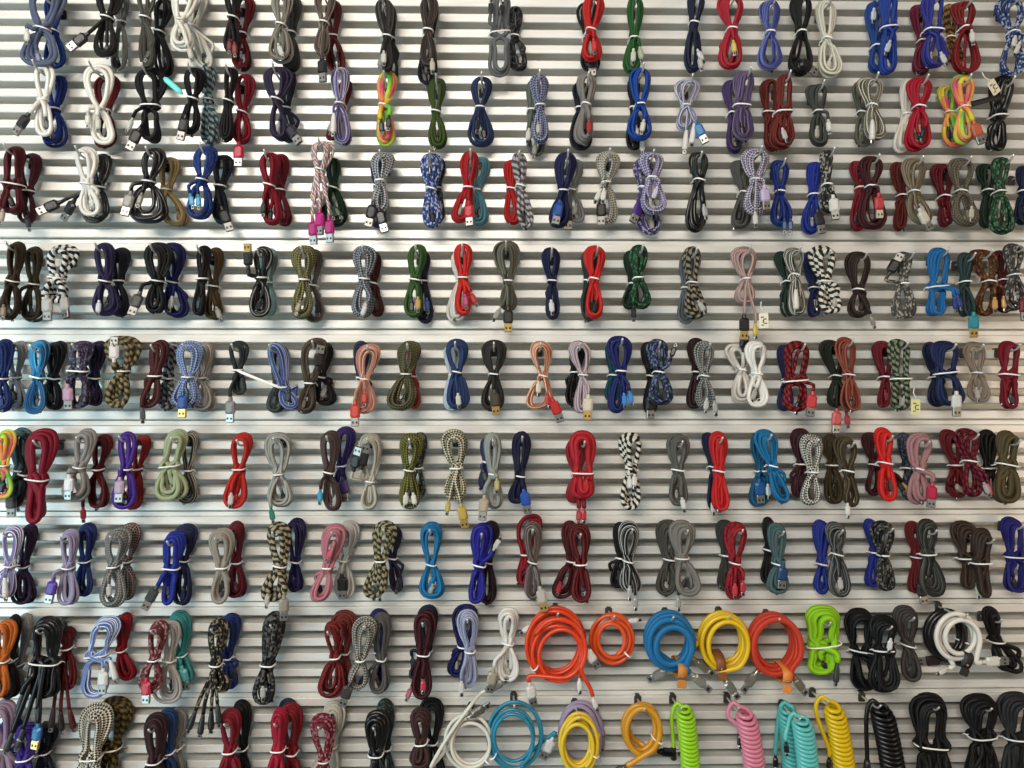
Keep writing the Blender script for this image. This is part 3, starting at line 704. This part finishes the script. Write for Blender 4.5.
B black and white zigzag; C dcd8cc 262222; 812 436; 813 472; 810 504; 11 10; 5 2.1; F; 
B plum brown; P 4a1e2c; 802 430; 802 464; 799 496; 11 8; 5 2.2; B;
B olive brown; L 4a3c26 786a4c; 847 438; 848 471; 851 506; 11 7; 5 2.3; F; S 843 509 0 e8e6e0
B moss brown; P 4c3e26; 833 436; 832 465; 833 503; 8 9; 5 2.2; B;
B bright red; P de2420; 885 429; 885 463; 887 500; 9 8; 4 2.7; F;
B maroon; P 4c181c; 872 434; 875 465; 873 495; 9 8; 5 2.2; B; S 901 488 30 c8a860; S 896 486 30 202020
B dusky pink; P b48484; 921 434; 918 469; 920 504; 12 10; 3 2.8; F; U 926 492 -5 bc1c44
B navy flecked; S 2c3a50 707c90; 905 434; 908 468; 909 500; 7 7; 5 2.2; B;
B red and maroon spiral; T 902034 4a0c18; 969 430; 970 461; 972 496; 12 10; 5 2.3; F; S 983 490 10 e05870; S 980 488 20 b0a8a8
B deep red; P 7a1424; 950 431; 956 465; 956 497; 10 10; 5 2.2; B; S 955 488 60 c8b8b0
B khaki brown; P 665836; 1010 432; 1007 465; 1005 503; 10 13; 5 2.9; F; W 8
B black; P 171515; 990 431; 990 468; 990 497; 9 6; 4 2.6; B;
R seventh
B white-edged lavender; L 8c82bc ecebf0; 13 527; 10 565; 6 596; 10 8; 4 2.2; F; L 10 584 0 ece8e0
B dark purple; P 341440; 29 526; 23 566; 24 602; 8 10; 4 2.2; B;
B lavender grey; P a49cba; 69 531; 68 567; 69 603; 9 8; 4 2.3; F; U 58 585 -10 5a34a4
B navy blue; P 24387c; 87 525; 85 561; 85 594; 9 8; 5 2.1; B;
B grey; C 9c9c98 686866; 118 530; 114 566; 112 605; 12 12; 5 2.3; F; S 114 588 0 d0ccc8
B dark red and grey checked; C a0968e 5c1c20; 130 525; 127 561; 128 598; 10 8; 4 2; B;
B bright blue; P 2436a4; 174 533; 171 568; 168 602; 10 6; 4 2.6; F; U 157 592 -28 3a4042; W 6
B navy grey; P 2e345c; 185 526; 184 560; 183 603; 11 10; 5 2.1; B;
B warm grey; P a49c90; 221 530; 222 567; 221 601; 12 9; 4 2.5; F;
B dark red; P 741224; 237 523; 236 562; 236 596; 8 10; 4 2.3; B;
B grey-tan spiral; T b4a888 34322c; 277 524; 280 565; 273 600; 12 12; 5 2.6; F; U 287 602 0 a09888; S 270 597 -10 c0b8a8
B dark indigo; P 2a2058; 295 520; 295 561; 296 590; 9 6; 4 2.2; B;
B rose pink; P c47c88; 335 526; 328 567; 319 600; 12 10; 5 2.3; F; S 331 552 -25 c82c48
B white; P c4beb6; 348 523; 344 560; 344 597; 11 9; 5 2; B; U 344 582 0 222422
B olive checked; T a8a47c 3e382c; 386 523; 381 560; 374 598; 12 13; 6 2.4; F; 
B dark purple; P 32284a; 394 528; 392 558; 398 590; 7 6; 3 2; B;
B cyan blue; P 1c7cb4; 431 524; 431 564; 433 597; 11 12; 5 2.2; F;
B ultramarine; P 28289c; 482 525; 479 565; 474 601; 10 8; 4 2.7; F; S 497 542 150 d0ccc8
B dark maroon; P 381424; 491 523; 488 562; 487 603; 9 8; 4 2.1; B;
B grey-brown; L 62544e a89c96; 532 524; 533 562; 533 598; 9 8; 4 2.2; F; U 541 594 10 c4bcb0 g
B crimson; P 981428; 535 516; 525 554; 523 586; 12 7; 3 2.5; B;
B dark red and black; L 7a1422 1c1010; 579 526; 581 564; 582 600; 10 9; 4 2.5; F;
B red-black flecked; S 66101c 1c0c0c; 571 523; 571 561; 562 597; 8 11; 5 2.1; B; S 558 586 -15 c03040
B white-edged black; L 1d1d1d c8c8c4; 630 523; 628 561; 632 592; 11 10; 4 2.3; F; S 628 590 0 b8b8b4; S 634 600 0 a8a8a4
B black; P 1c1c1c; 620 524; 621 558; 617 586; 7 8; 3 2.1; B;
B light grey; P 8c8880; 684 522; 682 558; 687 594; 12 13; 4 2.6; F;
B dark grey; P 5c5a52; 669 522; 669 559; 666 594; 12 10; 4 2.4; B; S 676 600 0 a8a8a0
B red and black flecked; S b01c2e 2c0a0c; 738 524; 735 563; 734 598; 10 9; 5 2.2; F; S 732 588 0 d03848; S 740 585 0 c03040
B dark grey; P 464844; 725 522; 726 555; 725 590; 9 7; 4 2.1; B;
B grey-teal; P 587678; 778 525; 778 564; 778 593; 9 11; 4 2.4; F; U 779 572 -5 1c4470
B black; P 1a1c1e; 770 519; 769 550; 766 582; 6 6; 4 2.2; B;
B charcoal; L 444646 8c8c88; 836 524; 837 554; 841 596; 11 11; 5 2.3; F; S 836 582 5 c0beb8
B blue; P 28389c; 822 522; 822 564; 821 593; 7 7; 5 2.1; B;
B black flecked; S 242424 8c867c; 885 523; 883 555; 886 590; 11 9; 5 2.1; F;
B royal blue; P 24349c; 871 521; 875 552; 871 586; 7 7; 4 2.2; B;
B dark grey-green; L 34362e 6c6e64; 928 521; 928 554; 932 595; 10 13; 4 2.8; F;
B brick red; P 7a1c20; 913 523; 917 557; 914 592; 7 6; 4 2.1; B; U 917 588 10 26221e
B flat brown; P 4a362c; 984 530; 982 563; 984 596; 10 6; 4 2.8; F; W 7
B coffee brown; P 503c30; 966 523; 969 558; 967 588; 13 6; 5 2.5; B; S 971 588 0 d8d0c0; W 9
B dark violet blue; P 282880; 1013 519; 1016 557; 1016 594; 11 13; 6 2.2; F; W 9
R eighth
B orange; P cc6c28; 4 622; 2 660; 2 694; 9 8; 4 2.5; F;
B dark brown; P 2e1718; 13 617; 10 660; 10 696; 7 8; 4 2.3; B;
B grey; P a29e9a; 24 616; 18 664; 16 690; 8 6; 4 2.1; B;
B black many-headed; G 1b191a; 46 619; 45 662; 44 696; 14 13; 5 2.9; F; L 27 698 -15 38383a; L 18 734 -20 3c3c40; L 28 731 -18 3c3c40; U 45 727 -5 2c78b0 g; L 44 712 -5 333335; W 12
B red many-headed; P 7c1a1e; 66 630; 67 648; 68 688; 7 9; 5 2.2; B; L 58 712 -5 3c2c2e; L 66 716 0 302424; L 76 714 8 5c1c20
B white-edged light blue; L 6c8ccc eceef2; 106 619; 97 655; 96 697; 14 15; 6 2.1; F; U 109 674 0 e8e6e0; L 119 664 20 e4e2dc; W 10
B red; P 9c1020; 124 615; 121 650; 128 678; 7 9; 4 2.2; B;
B dusty red flecked; S 7c2c34 c09c9c; 158 623; 154 659; 150 691; 9 12; 4 2.2; F; U 151 684 0 c8283c
B pale grey; P b4aea8; 171 623; 169 660; 169 700; 8 13; 3 2.3; B;
B turquoise; P 3e9a98; 179 613; 181 655; 188 680; 10 8; 4 2.2; B; U 187 672 10 5cb4ac
B black flecked; S 1f1d1d a49a80; 217 621; 216 664; 221 690; 9 9; 5 2.4; F; L 197 714 -20 2a2a2a; L 206 718 -8 2a2a2a; L 214 716 -2 2a2a2a; L 222 708 5 303030
B navy blue; P 1e3074; 231 616; 227 657; 232 686; 9 6; 4 2.3; B;
B spotted black; S 1d1d1d 7c7c78; 275 614; 268 664; 266 701; 11 10; 4 2.8; F; S 266 688 0 b8b8b4
B brick red flecked; S 8c2828 501014; 331 624; 335 657; 330 696; 9 13; 5 2.2; F;
B rust; P 82302a; 343 613; 344 652; 346 690; 13 8; 5 2.3; B;
B grey and white woven; C b8b4a8 3a3a36; 367 619; 361 659; 358 690; 12 13; 6 2.1; F; U 349 688 -20 3c3c3a
B slate grey; P 6c6c6a; 381 615; 381 659; 378 692; 9 9; 4 2.1; B;
B navy; P 28286c; 377 611; 379 652; 382 686; 9 6; 3 2.2; B;
B dark maroon; P 4e141e; 424 613; 423 654; 422 696; 11 10; 4 2.6; F; S 424 682 0 c8405c
B navy; P 1c2038; 428 607; 427 650; 414 676; 10 7; 3 2.3; B; S 410 690 -20 b05468
B lavender blue; L 9098b8 c4c8dc; 468 612; 470 651; 468 686; 10 9; 4 2.2; F; S 462 684 0 e0dcdc
B deep navy; P 1f2468; 467 607; 463 646; 457 675; 12 10; 4 2.3; B;
B white; G dedad2; 508 610; 508 643; 508 679; 10 11; 4 2.3; F; U 492 675 -10 b0a890
C large orange; G f04a22; 557 645; 29 34; 9 2.1; F; S 527 630 -55 f0ece4; U 531 687 12 eeeae2; S 578 680 0 ece8e0; U 589 652 35 f0ece4; S 593 698 15 ece8e0; -
C small orange; G ee5a26; 612 638; 21 24; 4 2.1; F; S 634 622 95 ece8e4; -
C thick blue; P 2380bc; 670 640; 24 28; 5 3.2; F; X 660 677 -55 b4b0a8; X 696 676 50 b4b0a8; strap 679 667 -5 b87832
C yellow; G ecc21c; 725 641; 24 28; 6 2.4; F; X 704 668 50 a8a298; X 727 683 35 a8a298; strap 717 660 5 7c4824
C thick coral red; P dc442c; 774 643; 24 29; 5 3.1; F; X 752 682 -35 a8a29a; X 797 682 40 a89c88; strap 782 672 -3 d07c34
B fat lime green; P 96d41e; 824 608; 824 645; 820 672; 17 15; 4 3.6; F; L 832 668 -4 3a3a38; W 14
B black; P 17191b; 884 618; 884 650; 886 692; 15 15; 7 2.4; F; S 885 642 -5 e8e8e8; W 9
B jet black; P 141618; 861 611; 861 651; 868 690; 15 14; 7 2.4; B; S 873 670 5 d8d8d8; W 10
B charcoal grey; P 524c4a; 906 608; 908 645; 911 680; 13 10; 5 2.5; F;
C white ring; G e8e2d6; 958 636; 22 25; 3 2.5; F; S 943 672 -70 e8e2d4; U 988 659 95 e8e2d4; strap 963 659 -20 1c1a1a
C black ring; G 241a1c; 945 634; 20 24; 3 3; B; U 935 663 -80 2c1e1e; -
B black; P 1e1819; 992 609; 996 641; 1012 672; 8 12; 5 2.6; F;
R bottom
B pale mauve; P a88ea4; 2 703; 4 745; 6 785; 13 10; 4 3; F;
B royal blue; P 20208c; 12 720; 12 752; 14 790; 12 10; 4 2.6; B;
B bluish purple; P 4c309c; 28 726; 25 758; 24 790; 12 11; 4 2.8; F;
B navy black; P 1c1e3c; 46 728; 44 752; 46 785; 9 10; 4 2.6; B;
B zebra-patterned; C dcd2bc 2c2a26; 97 706; 91 757; 85 792; 15 15; 6 2.8; F; W 8
B gold and black spiral; T 84682a 2c2618; 115 700; 110 748; 106 780; 18 11; 6 2.9; B; W 9
B reddish brown; P 442428; 156 716; 155 760; 150 792; 12 12; 5 2.9; F;
B steel blue; P 2c4c84; 166 711; 168 752; 170 788; 10 9; 4 2.5; B;
B grey; P 98948e; 177 711; 177 746; 178 784; 8 8; 4 2.3; B;
B dark red; P 921828; 230 712; 230 750; 229 792; 11 12; 5 2.6; F;
B black; P 1c1618; 241 703; 242 748; 242 790; 9 9; 4 2.4; B;
B strawberry red; P b41c38; 279 711; 278 749; 275 792; 8 10; 4 2.8; F;
B dark crimson; P 8e1222; 291 706; 291 752; 293 792; 10 10; 5 2.5; B;
B dark slate; P 2e3c4c; 289 701; 289 745; 288 780; 10 8; 3 2.2; B;
B maroon and pink flecked; S 841c30 c08890; 322 717; 324 760; 322 792; 12 10; 5 2.3; F;
B cream; P ccc6b8; 333 704; 332 745; 318 788; 11 14; 4 2.2; B;
B glossy black; G 1b1a1a; 376 714; 376 753; 378 792; 12 10; 5 3; F;
B dark green; S 2c3830 5c6860; 384 702; 386 748; 387 790; 8 8; 4 2.2; B;
B brown; P 50302e; 421 711; 421 742; 418 766; 10 10; 5 2.6; F;
B black; P 1b1717; 432 701; 432 742; 437 785; 11 9; 4 2.4; B;
C thin white; G e2dfd0; 470 742; 25 29; 3 1.8; F; X 496 686 118 a8a8a0; V 470 703; V 447 735; V 432 762; X 478 710 115 88867c; -
C thin cyan; G 2c94b4; 514 736; 27 34; 4 1.8; F; U 549 748 -25 e4e0dc; -
C thin yellow; G ecc830; 578 742; 19 29; 5 2.0; F; S 598 748 -3 c0b8a0; -
C pale lilac; P b4a4c4; 581 735; 22 33; 3 2.4; B; S 603 745 0 a09890; -
C mustard yellow; G e09e24; 642 728; 19 25; 4 2.8; F; X 669 753 90 1c1a18; X 614 766 -65 6c6860; -
H lime green; a0dc24; 678 701; 684 707; 691 800; 8 2.0; 674 752; F; -
H pink; e88ca4; 734 700; 745 712; 757 800; 9 2.2; 738 748; F; S 739 740 0 1e1a1a
H aqua; 6cd0cc; 794 711; 801 718; 809 800; 9 2.1; 787 755; F; S 786 748 5 1c1a1a
H turquoise; 5cc4c0; 785 700; 787 708; 793 800; 9 2.1; 775 756; B; S 775 762 0 1c1a1a
H yellow; e8c414; 822 694; 833 706; 847 800; 9 2.2; 828 755; F; S 829 764 0 1c1a1a
H black; 1c1a1a; 873 698; 880 707; 896 800; 10 2.3; 868 765; F; -
B matt black; P 1a1817; 930 696; 932 746; 936 792; 19 19; 10 2.5; F; W 15
B pitch black; P 161314; 982 697; 982 736; 979 792; 19 18; 11 2.5; F; W 11
B dark grey; P 343436; 1018 695; 1017 738; 1016 792; 17 16; 9 2.6; F; W 11
"""

# ---------------------------------------------------------------- reading the list of cables
ORD = {'top': 'top row', 'second': 'second row', 'third': 'third row', 'fourth': 'fourth row', 'fifth': 'fifth row', 'sixth': 'sixth row', 'seventh': 'seventh row', 'eighth': 'eighth row', 'bottom': 'bottom row'}
KINDW = {'P': 'cable', 'G': 'smooth cable', 'L': 'striped cable', 'T': 'cable', 'C': 'cable', 'S': 'cable', 'R': 'cable', 'M': 'cable'}
def parse_plugs(t):
    out, strap = [], None
    for q in t.split(';'):
        w = q.split()
        if not w or w[0] == '-': continue
        if w[0] == 'strap': strap = (float(w[1]), float(w[2]), float(w[3]), w[4]); continue
        if w[0] == 'V': out.append(('V', float(w[1]), float(w[2]), 0, '', '')); continue
        if w[0] == 'W': out.append(('W', float(w[1]), 0, 0, '', '')); continue
        out.append((w[0], float(w[1]), float(w[2]), float(w[3]), w[4], w[5] if len(w) > 5 else ''))
    return out, strap
hooks = []; row = None
for line in DATA.strip().split('\n'):
    if line.startswith('#') or not line.strip(): continue
    k, rest = line[0], line[2:]
    if k == 'R': row = rest.strip(); continue
    f = [x.strip() for x in rest.split(';')]
    nums = lambda x: [float(q) for q in x.split()]
    it = {'k': k, 'col': f[0], 'row': row}
    if k == 'B':
        st = f[1].split(); it['st'] = st + [None] * (3 - len(st)); it['top'] = nums(f[2]); it['knot'] = nums(f[3]); it['bot'] = nums(f[4])
        it['wt'], it['wb'] = nums(f[5]); a = nums(f[6]); it['n'] = int(a[0]); it['r'] = a[1]; lay = f[7]; it['plugs'], it['strap'] = parse_plugs(';'.join(f[8:]))
    elif k == 'C':
        st = f[1].split(); it['st'] = st; it['ctr'] = nums(f[2]); it['rx'], it['ry'] = nums(f[3]); a = nums(f[4]); it['n'] = int(a[0]); it['r'] = a[1]; lay = f[5]
        it['plugs'], it['strap'] = parse_plugs(';'.join(f[6:]))
    else:
        it['c'] = f[1]; it['top'] = nums(f[2]); it['hs'] = nums(f[3]); it['bot'] = nums(f[4]); it['rh'], it['r'] = nums(f[5]); it['lead'] = nums(f[6]); lay = f[7]
        it['plugs'], it['strap'] = parse_plugs(';'.join(f[8:]))
    it['lay'] = lay
    if lay == 'F': hooks.append([])
    hooks[-1].append(it)

def kindword(it):
    if it['k'] == 'C': return 'coiled cable'
    if it['k'] == 'H': return 'spiral spring cable'
    return KINDW[it['st'][0]]
def short(it): return it['col'] + ' ' + ('cable' if it['k'] == 'B' else 'coil' if it['k'] == 'C' else 'spring')
used = set(); clash = []
def unique(cands):
    for c in cands:
        if c not in used and len(c.replace(',', '').split()) <= 16: used.add(c); return c
    for c in cands:
        if c not in used: used.add(c); clash.append('long: ' + c); return c
    clash.append(cands[0]); return cands[0]

for hi, H in enumerate(hooks):
    front = H[0]; nb = len(H) - 1
    deps = {0: [25], 1: [35, 15], 2: [42, 27, 13]}[nb]
    if front['k'] != 'B': deps = [30 if nb == 0 else 40, 16][:nb + 1]
    R = ORD[front['row']]
    prev = hooks[hi - 1][0] if hi and hooks[hi - 1][0]['row'] == front['row'] else None
    nxt = hooks[hi + 1][0] if hi + 1 < len(hooks) and hooks[hi + 1][0]['row'] == front['row'] else None
    for j, it in enumerate(H):
        rng = random.Random(hi * 31 + j * 7 + 5); d = deps[j]
        if it['k'] == 'B':
            nm = 'smooth_cable' if it['st'][0] == 'G' else 'braided_cable'
            root, hp = bundle(nm, it['st'][0], it['st'][1], it['st'][2], it['top'], it['knot'], it['bot'], it['wt'], it['wb'], it['n'], it['r'], d, it['plugs'], rng)
        elif it['k'] == 'C':
            root, hp = coil('coiled_cable', it['st'][0], it['st'][1], it['ctr'], it['rx'], it['ry'], it['n'], it['r'], d, it['plugs'], it['strap'], rng)
        else:
            root, hp = spring('spring_cable', it['c'], it['top'], it['hs'], it['bot'], it['rh'], it['r'], it['lead'], d, it['plugs'], rng)
        if j == 0: hook_pt = (hp, d)
        base = it['col'] + ' ' + kindword(it) + (' bundle' if it['k'] == 'B' else '')
        cands = []
        if j == 0 and nb: cands.append(f"{base} in front of the {short(H[1])}, {R}")
        if j == 0 and not nb: cands.append(f"{base} alone on its hook, {R}")
        if j == 1: cands.append(f"{base} behind the {short(front)}, {R}")
        if j == 2: cands.append(f"{base} rearmost behind the {short(H[1])}, {R}")
        if j == 0 and prev: cands.append(f"{base} right of the {short(prev)}, {R}")
        if nxt and j == 0: cands.append(f"{base} left of the {short(nxt)}, {R}")
        if j and prev: cands.append(f"{base} behind, right of the {short(prev)}, {R}")
        if j and nxt: cands.append(f"{base} behind, left of the {short(nxt)}, {R}")
        tag(root, unique(cands), 'cable', 'cables hanging in the ' + R)
    hk = hook(hook_pt[0][0], hook_pt[0][1], hook_pt[1])
    c = [f"metal wire hook carrying the {short(front)}, {R}"]
    if nb: c.append(f"metal wire hook carrying the {short(front)} and {short(H[1])}, {R}")
    if prev: c.append(f"metal wire hook carrying the {short(front)}, right of the {short(prev)}, {R}")
    if nxt: c.append(f"metal wire hook carrying the {short(front)}, left of the {short(nxt)}, {R}")
    tag(hk, unique(c), 'hook', 'display hooks in the ' + R)
print('LABEL CLASHES', clash)

# ---------------------------------------------------------------- the slatted metal wall
g = NT('wall_metal')
tc = g.n('ShaderNodeTexCoord'); mp = g.n('ShaderNodeMapping'); mp.inputs['Scale'].default_value = (2.2, 30, 30); g.t.links.new(tc.outputs['Object'], mp.inputs[0])
nz = g.n('ShaderNodeTexNoise'); nz.inputs['Scale'].default_value = 6; nz.inputs['Detail'].default_value = 6; g.t.links.new(mp.outputs[0], nz.inputs[0])
g.put(g.b.inputs['Base Color'], g.mix(nz.outputs['Fac'], lin('c4c3bd'), lin('e6e5df')))
g.b.inputs['Metallic'].default_value = WALL_METAL
g.put(g.b.inputs['Roughness'], g.math('ADD', g.math('MULTIPLY', nz.outputs['Fac'], .25), .22))
wall_mat = g.m

ridges = []
y = 245.0
PAN = ((0, 8), (15.5, 23.5), (30.5, 38.5), (45.5, 53.5), (61, 68.5), (75.5, 84))
seams = []
def sheet(name, lst, y_top, y_bot, lip):
    """one sheet: its profile of ridges drawn out along x, closed to a solid plate; lip = the shallow flange below its last ridge"""
    prof = [(y_top, RIDGE - .6)]
    for i, (a, b) in enumerate(lst):
        if i: prof += [(a - SLOPE, GROOVE), (a, RIDGE - .7)]
        prof += [(a + .7, RIDGE), (b - .7, RIDGE), (b, RIDGE - .7)]
        if i < len(lst) - 1: prof.append((b + SLOPE, GROOVE))
    prof += [(lst[-1][1] + .5, LIP - 3.5), (lst[-1][1] + 1.1, LIP - 3.5), (lst[-1][1] + 1.6, LIP), (y_bot, LIP)]
    V = []; Fc = []
    xs = [at(-520, 384).x, at(1544, 384).x]; n = len(prof); o = 2 * n
    zs = [at(512, yy).z for yy, _ in prof]
    for (yy, dd), z in zip(prof, zs):
        for x in xs: V.append((x, -dd * S, z))
    for z in zs:
        for x in xs: V.append((x, 24 * S, z))
    for i in range(n - 1):
        Fc += [(2 * i, 2 * i + 2, 2 * i + 3, 2 * i + 1), (o + 2 * i, o + 2 * i + 1, o + 2 * i + 3, o + 2 * i + 2),
               (2 * i, o + 2 * i, o + 2 * i + 2, 2 * i + 2), (2 * i + 1, 2 * i + 3, o + 2 * i + 3, o + 2 * i + 1)]
    Fc += [(0, 1, o + 1, o), (2 * n - 2, o + 2 * n - 2, o + 2 * n - 1, 2 * n - 1)]
    m = MB(); m.add(V, Fc, None, 0, False); ob = m.build(name, wall_mat); tag(ob, kind='structure'); return ob
up = [(y0, y0 + 8.6) for y0 in [231 - 15.35 * k for k in range(34)][::-1]]
sheet('wall_back', up, up[0][0], 244.7, 5)
for k in range(10):
    t = 245.0 + 90.0 * k
    sheet('wall_back', [(t + a, t + b) for a, b in PAN], t, t + 89.7, 5)

# ---------------------------------------------------------------- light
def area(name, loc, target, sx, sy, power, col):
    l = bpy.data.lights.new(name, 'AREA'); l.shape = 'RECTANGLE'; l.size = sx; l.size_y = sy; l.energy = power; l.color = col
    o = bpy.data.objects.new(name, l); C.objects.link(o); o.location = loc
    o.rotation_euler = (Vector(target) - Vector(loc)).to_track_quat('-Z', 'Y').to_euler(); return o
for a in LIGHTS: area(*a)
sp = bpy.data.lights.new('teal_patch_spot', 'SPOT'); sp.energy = 260; sp.color = (.2, 1.0, .8); sp.spot_size = math.radians(2.4); sp.spot_blend = 1.0; sp.shadow_soft_size = .02  # narrow spot added to throw aqua patches on the wall, in place of reflections
so = bpy.data.objects.new('teal_patch_spot', sp); C.objects.link(so); so.location = (-1.3, -1.0, .45); so.rotation_euler = (at(92, 378) - so.location).to_track_quat('-Z', 'Y').to_euler()
w = bpy.data.worlds.new('shop_interior'); bpy.context.scene.world = w; w.use_nodes = True
bg = w.node_tree.nodes['Background']; bg.inputs[0].default_value = WORLD[0]; bg.inputs[1].default_value = WORLD[1]
vs = bpy.context.scene.view_settings; vs.view_transform = 'Standard'; vs.look = 'None'; vs.gamma = 1.0; vs.use_curve_mapping = False; vs.exposure = EXPO
